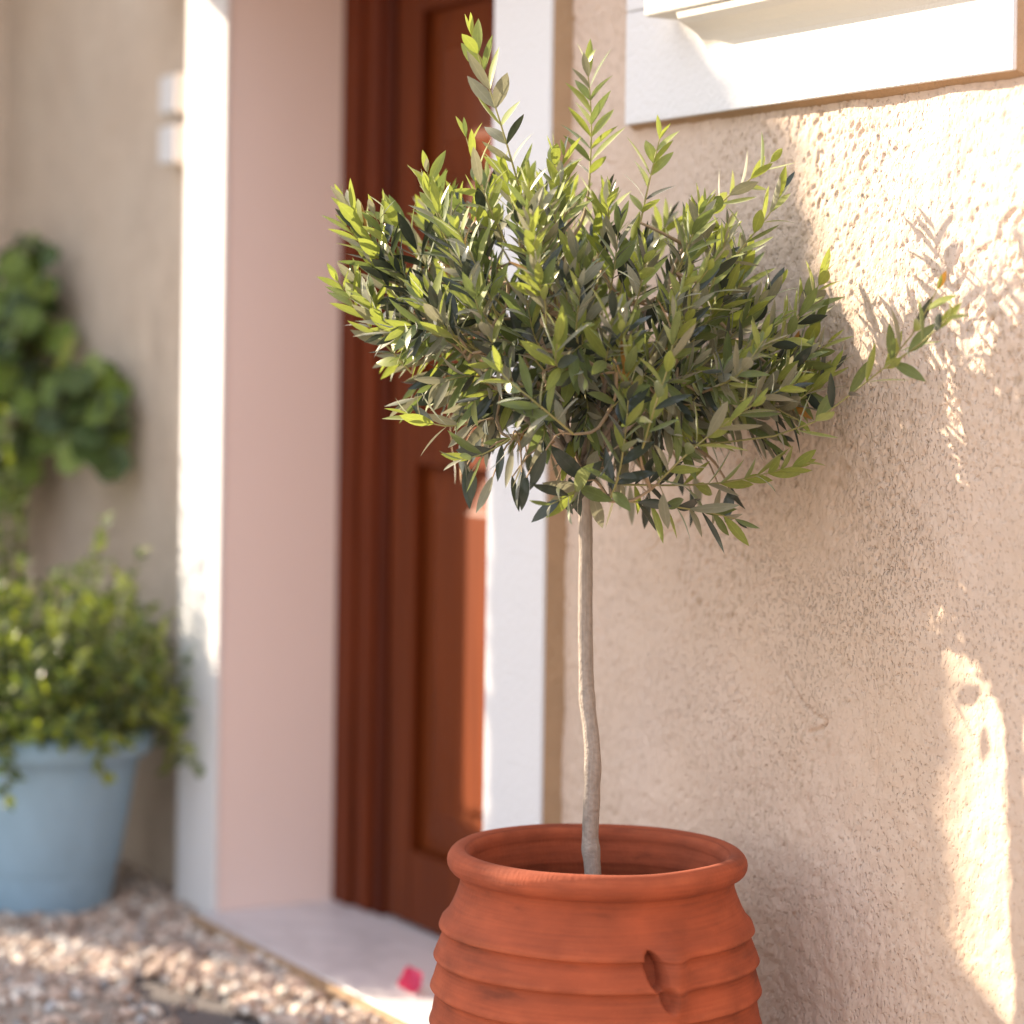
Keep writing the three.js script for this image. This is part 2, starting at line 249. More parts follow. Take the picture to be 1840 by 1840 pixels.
// ------------------------------------------------------------------ terracotta pot
const POT = [0, 0, 0.34];
{
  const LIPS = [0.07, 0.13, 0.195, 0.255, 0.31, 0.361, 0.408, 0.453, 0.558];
  const clay = texture(1024, 1024, (u, v) => { // fired clay: kiln flashes, throwing streaks, lime bloom, and pale dust with painted highlight on the worn lips
    const t = (f) => { const a = f(u, v), b = f(u - 1, v), s = u * u * (3 - 2 * u); return a * (1 - s) + b * s; }, y = v / 1.6;
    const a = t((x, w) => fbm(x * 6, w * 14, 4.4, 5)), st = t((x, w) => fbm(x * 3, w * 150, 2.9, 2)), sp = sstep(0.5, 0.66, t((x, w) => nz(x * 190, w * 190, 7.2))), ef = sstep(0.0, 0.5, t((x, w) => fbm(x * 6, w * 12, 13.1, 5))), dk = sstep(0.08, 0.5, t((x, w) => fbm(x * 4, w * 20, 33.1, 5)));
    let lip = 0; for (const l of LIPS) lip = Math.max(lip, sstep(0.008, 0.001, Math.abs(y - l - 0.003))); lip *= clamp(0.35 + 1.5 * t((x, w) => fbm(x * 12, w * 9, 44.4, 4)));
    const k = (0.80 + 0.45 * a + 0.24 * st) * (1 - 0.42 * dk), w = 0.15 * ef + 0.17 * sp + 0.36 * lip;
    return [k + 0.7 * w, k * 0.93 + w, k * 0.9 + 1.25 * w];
  });
  const clayBump = texture(512, 512, (u, v) => { const b = 0.5 + 0.5 * tile((x, y) => fbm(x * 6, y * 110, 3.7, 3), u, v) + 0.4 * tile((x, y) => fbm(x * 90, y * 60, 5.7, 2), u, v); return [b, b, b]; });
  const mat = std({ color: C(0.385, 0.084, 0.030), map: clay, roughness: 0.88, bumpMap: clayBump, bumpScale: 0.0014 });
  const P = [[0.001, 0.02], [0.15, 0.02], [0.16, 0.0], [0.172, 0.0], [0.178, 0.006]];
  const ridges = [[0.07, 0.202], [0.13, 0.224], [0.195, 0.238], [0.255, 0.2465], [0.31, 0.2497], [0.361, 0.2487], [0.408, 0.2445], [0.453, 0.237]];
  let prev = [0.006, 0.178];
  ridges.forEach(([y, r], i) => { // every coil flares down to a soft lip that overhangs the coil below
    const [y2, r2] = ridges[i + 1] ?? [0.47, 0.236];
    P.push([r - 0.008, y - 0.006], [r - 0.0065, y - 0.0022], [r - 0.001, y - 0.0012], [r + 0.0012, y + 0.0016], [r - 0.0002, y + 0.006], [r - 0.0025, y + 0.012]);
    if (i < ridges.length - 1) P.push([(r - 0.0035 + r2 - 0.008) / 2 + 0.0002, (y + 0.012 + y2) / 2]);
  });
  P.push([0.226, 0.474], [0.219, 0.487], [0.2125, 0.502], [0.2075, 0.516], [0.2065, 0.525], [0.2085, 0.533]);
  for (let a = -70; a <= 200; a += 18) P.push([0.2085 + 0.0175 * Math.cos(a * Math.PI / 180), 0.5525 + 0.0185 * Math.sin(a * Math.PI / 180)]);
  P.push([0.190, 0.535], [0.189, 0.515], [0.198, 0.49], [0.212, 0.45], [0.222, 0.40], [0.222, 0.36]);
  const Q = []; P.forEach((p, i) => { if (i) { const o = P[i - 1], n = Math.ceil(Math.hypot(p[0] - o[0], p[1] - o[1]) / 0.005); for (let k = 1; k < n; k++) Q.push([o[0] + (p[0] - o[0]) * k / n, o[1] + (p[1] - o[1]) * k / n]); } Q.push(p); });
  const g = new THREE.LatheGeometry(Q.map(([r, y]) => new THREE.Vector2(r, y)), 400);
  const p = g.attributes.position, uv = g.attributes.uv, face = Math.atan2(0.489, 0.872);
  for (let i = 0; i < p.count; i++) { // hand-thrown unevenness, and a pressed lug with its finger hole
    const x = p.getX(i), y = p.getY(i), zz = p.getZ(i), a = Math.atan2(zz, x); let r = Math.hypot(x, zz);
    if (r > 0.2 && r > 0.224 - 0.4 * Math.max(0, y - 0.455) && y > 0.2 && y < 0.5) {
      const s = (face - a) * 0.25, ds = s - 0.112, dy = y - 0.420, lug = Math.exp(-ds * ds / 0.00045 - dy * dy * dy * dy / 0.0000065);
      r = r * (1 - 0.85 * lug) + 0.85 * lug * 0.2475 + 0.0125 * lug;
      const slot = (cs, cy, w, h, tilt, dep) => { const q = s - cs + tilt * (y - cy), e = Math.hypot(q / w, (y - cy) / h); return dep * sstep(1.25, 0.72, e); };
      r -= slot(0.081, 0.437, 0.011, 0.027, 0.22, 0.040) + slot(0.1, 0.397, 0.0095, 0.017, 0.2, 0.017);
    }
    const k = r / Math.hypot(x, zz) * (1 + 0.006 * nz(Math.cos(a) * 1.3, Math.sin(a) * 1.3, y * 5) + 0.003 * nz(Math.cos(a) * 3, Math.sin(a) * 3, y * 22));
    p.setX(i, x * k); p.setZ(i, zz * k); p.setY(i, y + 0.004 * nz(Math.cos(a) * 1.1, Math.sin(a) * 1.1, y * 9) * sstep(0.02, 0.1, y));
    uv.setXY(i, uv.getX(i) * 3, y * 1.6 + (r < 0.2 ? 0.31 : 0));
  }
  g.computeVertexNormals();
  const pot = thing('terracotta_pot', 'ribbed terracotta jar planter with thick rolled rim, in front of stucco wall', 'plant pot', POT);
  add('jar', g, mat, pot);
  const sg = new THREE.CircleGeometry(0.218, 48, 0, Math.PI * 2).rotateX(-Math.PI / 2); 
  { const q = sg.attributes.position; for (let i = 0; i < q.count; i++) q.setY(i, 0.43 + 0.01 * nz(q.getX(i) * 30, q.getZ(i) * 30, 2)); sg.computeVertexNormals(); }
  add('soil', metreUV(sg.toNonIndexed()), std({ color: C(0.05, 0.032, 0.02), roughness: 1, bumpMap: grainBump, bumpScale: 0.01 }), pot);
}

// ------------------------------------------------------------------ leaves and twigs
const UP = V(0, 1, 0);
function leafGeometry(L, Wd, bend, fold, blunt, rows = 6) { // blade along +y, upper face +z
  const pos = [], uv = [], id = [];
  for (let i = 0; i <= rows; i++) {
    const t = i / rows, w = Wd * 0.5 * Math.pow(Math.sin(Math.PI * Math.pow(t, blunt)), 0.85) * (i === rows ? 0 : 1) + (i === 0 ? 0.0006 : 0), y = L * t, zc = -bend * L * t * t;
    for (const s of [-1, 0, 1]) { pos.push(s * w, y, zc + fold * w * Math.abs(s)); uv.push(0.5 + 0.5 * s, t); }
  }
  for (let i = 0; i < rows; i++) for (let s = 0; s < 2; s++) { const a = i * 3 + s; id.push(a, a + 1, a + 4, a, a + 4, a + 3); }
  const g = new THREE.BufferGeometry(); g.setAttribute('position', new THREE.Float32BufferAttribute(pos, 3)); g.setAttribute('uv', new THREE.Float32BufferAttribute(uv, 2)); g.setIndex(id); g.computeVertexNormals(); return g;
}
function tube(points, radii, seg = 6) { // tapered branch along a list of points
  const pos = [], uv = [], id = [], n = points.length; let side = null;
  for (let i = 0; i < n; i++) {
    const d = points[Math.min(i + 1, n - 1)].clone().sub(points[Math.max(i - 1, 0)]).normalize();
    if (!side) side = V(1, 0.1, 0.3).cross(d).normalize(); else side.addScaledVector(d, -side.dot(d)).normalize();
    const b = d.clone().cross(side), r = Array.isArray(radii) ? radii[i] : radii * (1 - 0.6 * i / (n - 1));
    for (let j = 0; j < seg; j++) { const a = j / seg * 2 * Math.PI, q = points[i].clone().addScaledVector(side, r * Math.cos(a)).addScaledVector(b, r * Math.sin(a)); pos.push(q.x, q.y, q.z); uv.push(j / seg, i / (n - 1)); }
  }
  for (let i = 0; i < n - 1; i++) for (let j = 0; j < seg; j++) { const a = i * seg + j, b = i * seg + (j + 1) % seg; id.push(a, b, a + seg, b, b + seg, a + seg); }
  const g = new THREE.BufferGeometry(); g.setAttribute('position', new THREE.Float32BufferAttribute(pos, 3)); g.setAttribute('uv', new THREE.Float32BufferAttribute(uv, 2)); g.setIndex(id); g.computeVertexNormals(); return g;
}
const curve = (pts, n) => new THREE.CatmullRomCurve3(pts, false, 'centripetal').getPoints(n);
function leafMatrix(at, dir, up, roll, s) { // blade along dir, upper face towards up
  const y = dir.clone().normalize(), z = up.clone().addScaledVector(y, -up.dot(y)); if (z.lengthSq() < 1e-6) z.set(0.3, 0.2, 1).addScaledVector(y, -V(0.3, 0.2, 1).dot(y)); z.normalize().applyAxisAngle(y, roll);
  const x = y.clone().cross(z); return new THREE.Matrix4().makeBasis(x, y, z).scale(V(s, s, s)).setPosition(at);
}
const leafMap = texture(64, 128, (u, v) => { const m = Math.abs(u - 0.5) * 2, rib = sstep(0.1, 0.02, m), vein = sstep(0.3, 0.5, Math.sin((v * 26 + m * 5)) * 0.5) * 0.05, b = 0.1 * fbm(u * 5, v * 9, 2.2, 3); const k = 0.82 + b + 0.18 * rib + vein; return [k, k, k * (0.95 + 0.1 * rib)]; });
const leafMat = (r, g, b, tr, ro) => phys({ color: C(r, g, b), map: leafMap, side: THREE.DoubleSide, roughness: 0.92, clearcoat: 1 - ro, clearcoatRoughness: 0.5 * ro, transmission: tr, thickness: 0, ior: 1.45 });
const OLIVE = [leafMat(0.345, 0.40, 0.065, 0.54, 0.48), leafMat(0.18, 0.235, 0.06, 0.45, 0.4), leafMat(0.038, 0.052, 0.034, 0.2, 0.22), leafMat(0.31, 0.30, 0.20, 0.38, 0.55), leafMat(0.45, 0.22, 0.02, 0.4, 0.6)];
const oliveShapes = [leafGeometry(0.060, 0.0185, 0.12, 0.18, 0.9), leafGeometry(0.063, 0.0165, -0.14, 0.24, 0.95), leafGeometry(0.054, 0.018, 0.26, 0.10, 0.9), leafGeometry(0.069, 0.0148, 0.05, 0.3, 0.97)];

// ------------------------------------------------------------------ olive tree
{
  const tree = thing('olive_tree', 'small olive tree with clipped round crown and thin bare trunk in terracotta pot', 'tree', POT);
  const O = V(...POT);
  const barkMap = texture(256, 256, (u, v) => { const a = tile((x, y) => fbm(x * 10, y * 30, 3.3, 4), u, v), b = tile((x, y) => fbm(x * 24, y * 4, 8.3, 3), u, v); const k = 0.8 + 0.4 * a + 0.3 * b; return [k, k * 0.99, k * 0.97]; });
  const bark = std({ color: C(0.39, 0.325, 0.275), map: barkMap, roughness: 0.85, bumpMap: barkMap, bumpScale: 0.004 });
  const twigMat = std({ color: C(0.30, 0.215, 0.13), roughness: 0.85 }), greenTwig = std({ color: C(0.30, 0.27, 0.10), roughness: 0.7 });
  const T = [[-0.008, 0.425], [-0.009, 0.471], [-0.013, 0.536], [-0.021, 0.580], [-0.018, 0.645], [-0.017, 0.700], [-0.022, 0.735], [-0.036, 0.790], [-0.041, 0.850], [-0.045, 0.921], [-0.046, 1.011], [-0.052, 1.13]].map(([x, y]) => V(x, y, 0.34).sub(O));
  const tp = curve(T, 90), tr = tp.map((q, i) => { const y = q.y; return 0.0132 - 0.0024 * sstep(0.45, 1.1, y) + 0.0014 * Math.exp(-Math.pow((y - 0.79) / 0.012, 2)) + 0.0016 * Math.exp(-Math.pow((y - 0.565) / 0.01, 2)) + 0.001 * Math.exp(-Math.pow((y - 0.69) / 0.012, 2)) + 0.0007 * nz(y * 40, 3, 1); });
  const tg = tube(tp, tr, 14); { const u = tg.attributes.uv; for (let i = 0; i < u.count; i++) u.setY(i, u.getY(i) * 3); }
  add('trunk', tg, bark, tree);
  const E1 = V(0.489, 0, -0.872), E2 = V(0.872, 0, 0.489);          // two level axes of the slightly oval crown
  const CC = V(-0.045, 1.355, 0.35).sub(O), hub = V(-0.05, 1.17, 0.345).sub(O);
  const inCrown = (a, y, b) => CC.clone().addScaledVector(E1, a).addScaledVector(E2, b).addScaledVector(UP, y);
  const keep = q => { const zmin = 0.055 - O.z; if (q.z < zmin) q.addScaledVector(E2, (zmin - q.z) / 0.489); return q; };
  // main limbs
  const limbNodes = [], twigs = [], greens = [], leaves = [];
  for (let i = 0; i < 15; i++) {
    const a = i * 2.39996, el = rr(0.05, 1.15), d = V(Math.cos(a) * Math.cos(el), Math.sin(el), Math.sin(a) * Math.cos(el)), len = rr(0.5, 0.66);
    const end = keep(inCrown(d.x * 0.34 * len, -0.1 + d.y * 0.3 * len, d.z * 0.32 * len)), st = hub.clone().addScaledVector(UP, rr(-0.06, 0.03));
    const mid = st.clone().lerp(end, 0.5).add(V(rr(-0.02, 0.02), rr(-0.03, 0.01), rr(-0.02, 0.02))), pts = curve([st, mid, end], 7);
    add('limb', tube(pts, pts.map((_, k) => 0.0065 - 0.0005 * k), 7), bark, tree);
    limbNodes.push(...pts.slice(1));
  }
  const nearest = q => limbNodes.reduce((b, n) => n.distanceToSquared(q) < b.distanceToSquared(q) ? n : b, limbNodes[0]);
  function shoot(pts, { fresh = 0.5, first = 0.2, droop = 0, size = 1, gap = 0.0145, wide = 0 } = {}) {
    const cv = new THREE.CatmullRomCurve3(pts, false, 'centripetal'), len = cv.getLength(), n = Math.max(3, Math.round(len * (1 - first) / gap)), ph = rr(0, 3.14);
    greens.push(tube(cv.getPoints(8), Array.from({ length: 9 }, (_, k) => 0.0017 - 0.00011 * k), 5));
    for (let i = 0; i <= n; i++) {
      const t = Math.min(1, first + (1 - first) * i / n), at = cv.getPointAt(t), d = cv.getTangentAt(t), end = i === n;
      const ref = Math.abs(d.y) > 0.9 ? V(1, 0, 0) : UP, s1 = ref.clone().cross(d).normalize().applyAxisAngle(d, ph + (i % 2) * Math.PI / 2 + rr(-0.3, 0.3));
      for (const sg of [-1, 1]) {
        if (rnd() < 0.1 && !end) continue;
        const open = (end ? 0.2 : 0.42 + 0.5 * (1 - t)) + rr(-0.14, 0.2) + wide, out = s1.clone().multiplyScalar(sg);
        const dir = d.clone().multiplyScalar(Math.cos(open)).addScaledVector(out, Math.sin(open)).addScaledVector(UP, 0.16 - droop).normalize();
        const s = size * (end ? rr(0.42, 0.6) : (0.72 + 0.34 * Math.sin(Math.PI * Math.min(1, t * 0.9 + 0.1))) * rr(0.8, 1.08));
        const up = d.clone().addScaledVector(out, -0.45);
        const f = rnd(), young = fresh * (0.35 + 0.75 * t);
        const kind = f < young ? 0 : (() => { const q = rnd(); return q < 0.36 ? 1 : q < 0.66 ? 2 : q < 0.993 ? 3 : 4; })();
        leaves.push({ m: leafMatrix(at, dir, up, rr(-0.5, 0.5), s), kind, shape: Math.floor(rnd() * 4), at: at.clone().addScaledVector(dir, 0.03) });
      }
    }
    return cv;
  }
  function joined(q) { // brown twig from the limbs to the foot of a shoot
    const n = nearest(q), m = n.clone().lerp(q, 0.5).add(V(rr(-0.012, 0.012), rr(-0.015, 0.008), rr(-0.012, 0.012))); twigs.push(tube(curve([n, m, q], 5), Array.from({ length: 6 }, (_, k) => 0.003 - 0.0002 * k), 5)); limbNodes.push(q.clone());
  }
  const N = 228;
  for (let i = 0; i < N; i++) {
    const y = 1 - 2 * (i + 0.5) / N, a = i * 2.39996 + rr(-0.25, 0.25), h = Math.sqrt(1 - y * y), inner = i % 3 === 2;
    const k = inner ? rr(0.4, 0.8) : rr(0.82, 1.02), ry = y > 0 ? 0.238 : 0.238;
    const ax = h * Math.cos(a), bz = h * Math.sin(a), low = y < -0.25;
    const lean = -0.055 * ax;                                       // crown hangs a little lower on the wall side
    const tip = keep(inCrown(ax * 0.375 * k, y * ry * k + lean + (y < 0 ? 0.02 : 0), bz * 0.33 * k));
    const L = rr(0.09, 0.15) * (inner ? 0.9 : 1), far = !inner && y > 0 && rnd() < 0.4 ? rr(0.01, 0.045) : 0;
    const outd = tip.clone().sub(CC.clone().addScaledVector(UP, -0.1)).normalize().addScaledVector(UP, low ? -0.15 : 0.5).normalize();
    tip.addScaledVector(outd, far); const base = keep(tip.clone().addScaledVector(outd, -L - far)), mid = base.clone().lerp(tip, 0.5).addScaledVector(outd.clone().cross(V(rr(-1, 1), rr(-1, 1), rr(-1, 1))), 0.012).addScaledVector(UP, low ? 0.012 : -0.01);
    joined(base);
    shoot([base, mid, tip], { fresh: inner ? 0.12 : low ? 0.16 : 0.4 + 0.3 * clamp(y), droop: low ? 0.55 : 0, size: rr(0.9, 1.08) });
  }
  // longer sprays that break the outline
  const SPRAYS = [
    [[-0.045, 1.545, 0.459], [-0.041, 1.634, 0.493], [-0.050, 1.688, 0.508], [-0.050, 1.741, 0.529], [-0.049, 1.785, 0.548]],
    [[-0.048, 1.567, 0.342], [-0.047, 1.652, 0.340], [-0.049, 1.711, 0.342], [-0.034, 1.752, 0.357]],
    [[-0.127, 1.368, 0.564], [-0.138, 1.450, 0.624], [-0.148, 1.492, 0.642], [-0.136, 1.520, 0.662]],
    [[-0.178, 1.283, 0.574], [-0.191, 1.350, 0.637], [-0.207, 1.392, 0.665], [-0.201, 1.420, 0.690]],
    [[-0.067, 1.418, 0.539], [-0.071, 1.507, 0.586], [-0.077, 1.553, 0.597], [-0.062, 1.580, 0.612]],
    [[-0.022, 1.476, 0.499], [-0.022, 1.552, 0.540], [-0.029, 1.597, 0.553], [-0.034, 1.632, 0.563]],
    [[0.056, 1.18, 0.22], [0.146, 1.191, 0.18], [0.244, 1.21, 0.15], [0.337, 1.263, 0.13], [0.413, 1.317, 0.11], [0.462, 1.376, 0.1], [0.490, 1.410, 0.1]],
    [[0.401, 1.3, 0.12], [0.476, 1.333, 0.12], [0.550, 1.368, 0.13]],
    [[0.015, 1.120, 0.332], [0.081, 1.121, 0.275], [0.138, 1.127, 0.214], [0.187, 1.143, 0.168], [0.213, 1.158, 0.122]],
    [[0.040, 1.483, 0.225], [0.085, 1.550, 0.185], [0.106, 1.584, 0.149], [0.128, 1.608, 0.130]],
    [[0.128, 1.422, 0.232], [0.171, 1.488, 0.197], [0.186, 1.529, 0.169], [0.194, 1.562, 0.155]],
    [[0.116, 1.307, 0.172], [0.140, 1.358, 0.108], [0.166, 1.400, 0.082], [0.193, 1.438, 0.076]],
    [[0.033, 1.514, 0.300], [0.040, 1.590, 0.286], [0.046, 1.640, 0.276]],
    [[0.018, 1.493, 0.427], [0.014, 1.568, 0.435], [0.012, 1.612, 0.440]],
    [[0.041, 1.139, 0.387], [0.115, 1.114, 0.459], [0.134, 1.099, 0.507]],
    [[-0.028, 1.219, 0.510], [-0.047, 1.206, 0.585], [-0.073, 1.222, 0.631]],
    [[0.032, 1.196, 0.506], [0.034, 1.168, 0.563], [0.036, 1.160, 0.600]],
    [[0.141, 1.103, 0.414], [0.190, 1.145, 0.428], [0.220, 1.218, 0.436], [0.230, 1.268, 0.439]],
    [[0.170, 1.120, 0.361], [0.227, 1.170, 0.342], [0.259, 1.211, 0.306], [0.282, 1.243, 0.265]],
    [[0.204, 1.170, 0.402], [0.258, 1.250, 0.410], [0.267, 1.313, 0.393], [0.268, 1.365, 0.391]],
    [[0.158, 1.200, 0.486], [0.173, 1.247, 0.560], [0.154, 1.278, 0.594], [0.144, 1.299, 0.608]],
    [[0.108, 1.101, 0.370], [0.144, 1.093, 0.306], [0.160, 1.085, 0.257], [0.163, 1.075, 0.210]],
  ];
  SPRAYS.forEach((s, i) => {
    const pts = s.map(p => V(...p).sub(O)); if (i !== 7) joined(pts[0]);
    shoot(pts, { fresh: i < 14 ? 0.72 : i === 14 || i > 20 ? 0.15 : 0.5, first: i === 6 ? 0.3 : 0.12, gap: i === 6 || i === 7 ? 0.036 : i === 0 ? 0.027 : 0.019, wide: 0.14, size: i === 14 ? 1.25 : i < 2 ? 1.12 : 1.05, droop: i > 20 ? 0.5 : 0 });
  });
  // leaves hanging under the crown
  for (let i = 0; i < 46; i++) {
    const a = rr(0, 6.283), r = Math.sqrt(rnd()) * 0.26, at = inCrown(Math.cos(a) * r + 0.02, rr(-0.245, -0.17) - 0.16 * (Math.cos(a) * r), Math.sin(a) * r); keep(at);
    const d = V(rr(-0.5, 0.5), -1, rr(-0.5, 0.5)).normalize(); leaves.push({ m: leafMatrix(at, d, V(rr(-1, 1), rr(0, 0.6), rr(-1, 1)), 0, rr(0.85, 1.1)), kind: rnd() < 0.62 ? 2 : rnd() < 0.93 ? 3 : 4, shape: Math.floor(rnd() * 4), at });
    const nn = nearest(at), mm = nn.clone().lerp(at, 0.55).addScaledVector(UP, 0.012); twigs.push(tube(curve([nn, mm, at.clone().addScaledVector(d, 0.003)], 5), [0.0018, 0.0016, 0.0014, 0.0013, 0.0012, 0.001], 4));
  }
  add('twigs', merge(twigs), twigMat, tree).userData.kind = 'stuff';
  add('green_shoots', merge(greens), greenTwig, tree).userData.kind = 'stuff';
  // the 300 leaves on the near side of the crown singly, all the others as one part
  leaves.forEach(l => { l.front = l.at.dot(E2) + 0.35 * Math.max(0, l.at.distanceTo(CC) - 0.25) + (l.at.y + O.y > 1.62 ? 0.3 : 0) + (l.at.x > 0.3 ? 0.3 : 0); });
  leaves.sort((a, b) => b.front - a.front);
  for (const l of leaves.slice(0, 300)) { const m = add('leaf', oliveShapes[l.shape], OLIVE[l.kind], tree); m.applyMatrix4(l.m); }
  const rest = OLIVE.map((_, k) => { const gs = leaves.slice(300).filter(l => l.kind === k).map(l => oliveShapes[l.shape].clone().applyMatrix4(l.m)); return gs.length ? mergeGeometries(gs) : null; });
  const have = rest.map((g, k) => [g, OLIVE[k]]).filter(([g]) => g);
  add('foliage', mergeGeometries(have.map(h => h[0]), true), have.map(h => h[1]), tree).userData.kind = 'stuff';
  console.log('olive leaves', leaves.length);
}

// ------------------------------------------------------------------ blue pot with a spilling shrub
const BP = V(-2.51, 0.004, 0.345);
{
  const pot = thing('blue_pot', 'pale blue plastic flower pot standing on gravel left of door', 'plant pot', BP.toArray());
  const P = [[0.001, 0.015], [0.14, 0.015], [0.145, 0], [0.158, 0], [0.163, 0.008], [0.17, 0.06], [0.176, 0.1], [0.1755, 0.104], [0.18, 0.108], [0.2, 0.22], [0.216, 0.32], [0.222, 0.355], [0.236, 0.362], [0.25, 0.372], [0.257, 0.39], [0.256, 0.41], [0.248, 0.425], [0.236, 0.428], [0.226, 0.42], [0.216, 0.39], [0.208, 0.34], [0.205, 0.3]];
  const blue = std({ color: C(0.34, 0.53, 0.69), roughness: 0.55, map: blotch });
  add('tub', new THREE.LatheGeometry(P.map(p => new THREE.Vector2(...p)), 72), blue, pot);
  add('soil', new THREE.CircleGeometry(0.215, 32).rotateX(-Math.PI / 2).translate(0, 0.375, 0), std({ color: C(0.05, 0.032, 0.02), roughness: 1 }), pot);

  function shrub(label, at, loose) {
  const sh = thing('potted_shrub', label, 'shrub', at.toArray());
  const stems = [], lv = [[], [], []];
  function sprig(pts, gap, s, w) {
    const cv = new THREE.CatmullRomCurve3(pts, false, 'centripetal'), n = Math.round(cv.getLength() / gap); stems.push(tube(cv.getPoints(6), 0.0024, 4));
    for (let i = 2; i <= n; i++) { const t = i / n, q0 = cv.getPointAt(t), d = cv.getTangentAt(t); for (let k = 0; k < 2; k++) { const o = V(rr(-1, 1), rr(-1, 1), rr(-1, 1)).cross(d).normalize(), dir = d.clone().multiplyScalar(0.6).addScaledVector(o, 0.9).addScaledVector(UP, 0.15); const q = rnd(), kd = q < w * (0.4 + 0.6 * t) ? 0 : q < 0.6 + 0.2 * w ? 1 : 2; lv[kd].push(shapes[Math.floor(rnd() * 3)].clone().applyMatrix4(leafMatrix(q0, dir, d.clone().add(UP), rr(-0.6, 0.6), s * rr(0.75, 1.15)))); } }
  }
  for (let i = 0; i < 170; i++) {
    const a = i * 2.39996, f = Math.sqrt((i + 0.5) / 170), lean = f * 1.15, st = V(Math.cos(a) * 0.16 * f, 0.37, Math.sin(a) * 0.16 * f), L = (0.45 - 0.16 * f) * rr(0.75, 1.1);
    const d = V(Math.cos(a) * Math.sin(lean), Math.cos(lean) + 0.1, Math.sin(a) * Math.sin(lean)), sag = f > 0.72 ? rr(0.0, rnd() < 0.3 ? 0.2 : 0.07) : 0.02;
    const p1 = st.clone().addScaledVector(d, L * 0.5), p2 = st.clone().addScaledVector(d, L * (f > 0.72 ? 0.85 : 1)).addScaledVector(UP, -sag);
    for (const p of [p1, p2]) { const zm = 0.05 - at.z; if (p.z < zm) p.z = zm + rr(0, 0.03); }
    sprig([st, p1, p2], 0.0165, 1.3, 0.45);
  }
  for (const [x, y, z] of loose) sprig([V(x * 0.3, 0.37, z * 0.3), V(x * 0.75, 0.37 + (y - 0.37) * 0.45, z * 0.8), V(x, y, z)], 0.018, 1.1, 0.1);
  add('stems', merge(stems), std({ color: C(0.16, 0.12, 0.06), roughness: 0.9 }), sh).userData.kind = 'stuff';
  add('foliage', mergeGeometries(lv.map(g => mergeGeometries(g)), true), mats, sh).userData.kind = 'stuff';
  }
  const shapes = [leafGeometry(0.030, 0.013, 0.15, 0.2, 0.8, 4), leafGeometry(0.026, 0.014, -0.1, 0.15, 0.75, 4), leafGeometry(0.036, 0.012, 0.2, 0.25, 0.85, 4)];
  const mats = [leafMat(0.40, 0.48, 0.03, 0.52, 0.55), leafMat(0.21, 0.30, 0.03, 0.45, 0.45), leafMat(0.08, 0.14, 0.03, 0.3, 0.4)];
  // long loose sprigs: towards the door, and high at the back
  shrub('bushy small-leaved green shrub spilling over the blue pot by the door', BP, [[0.30, 0.93, -0.03], [0.26, 0.82, -0.08], [0.33, 0.78, -0.1], [0.22, 0.88, -0.05], [0.36, 0.68, -0.12], [0.3, 0.6, -0.06], [0.34, 0.86, -0.1], [0.28, 0.74, -0.04], [0.31, 0.69, -0.09], [0.2, 0.78, -0.1], [0.12, 0.8, 0.0], [-0.3, 1.08, 0.03], [-0.38, 1.16, -0.02], [-0.26, 0.95, -0.02], [-0.2, 0.85, 0.05]]);
  // second pot and shrub added out of frame, left, to shade the gravel
  const second = pot.clone(); second.name = numbered('blue_pot'); second.position.set(-3.64, 0.012, 1.02); second.userData = { label: 'unseen pale blue flower pot added beside the path for shade, outside the left edge', category: 'plant pot' }; scene.add(second);
  shrub('unseen bushy green shrub added for shade in the blue pot by the path, outside the left edge', second.position.clone(), [[0.3, 0.8, 0.1], [-0.3, 0.8, 0.0], [-0.4, 1.85, 0], [-0.36, 1.72, 0.03], [-0.46, 1.76, -0.03], [-0.38, 1.62, 0.05], [-0.43, 1.55, -0.05], [-0.33, 1.5, 0], [-0.5, 1.6, 0.03]]);  // tall sprigs added to dapple the far door surround
}

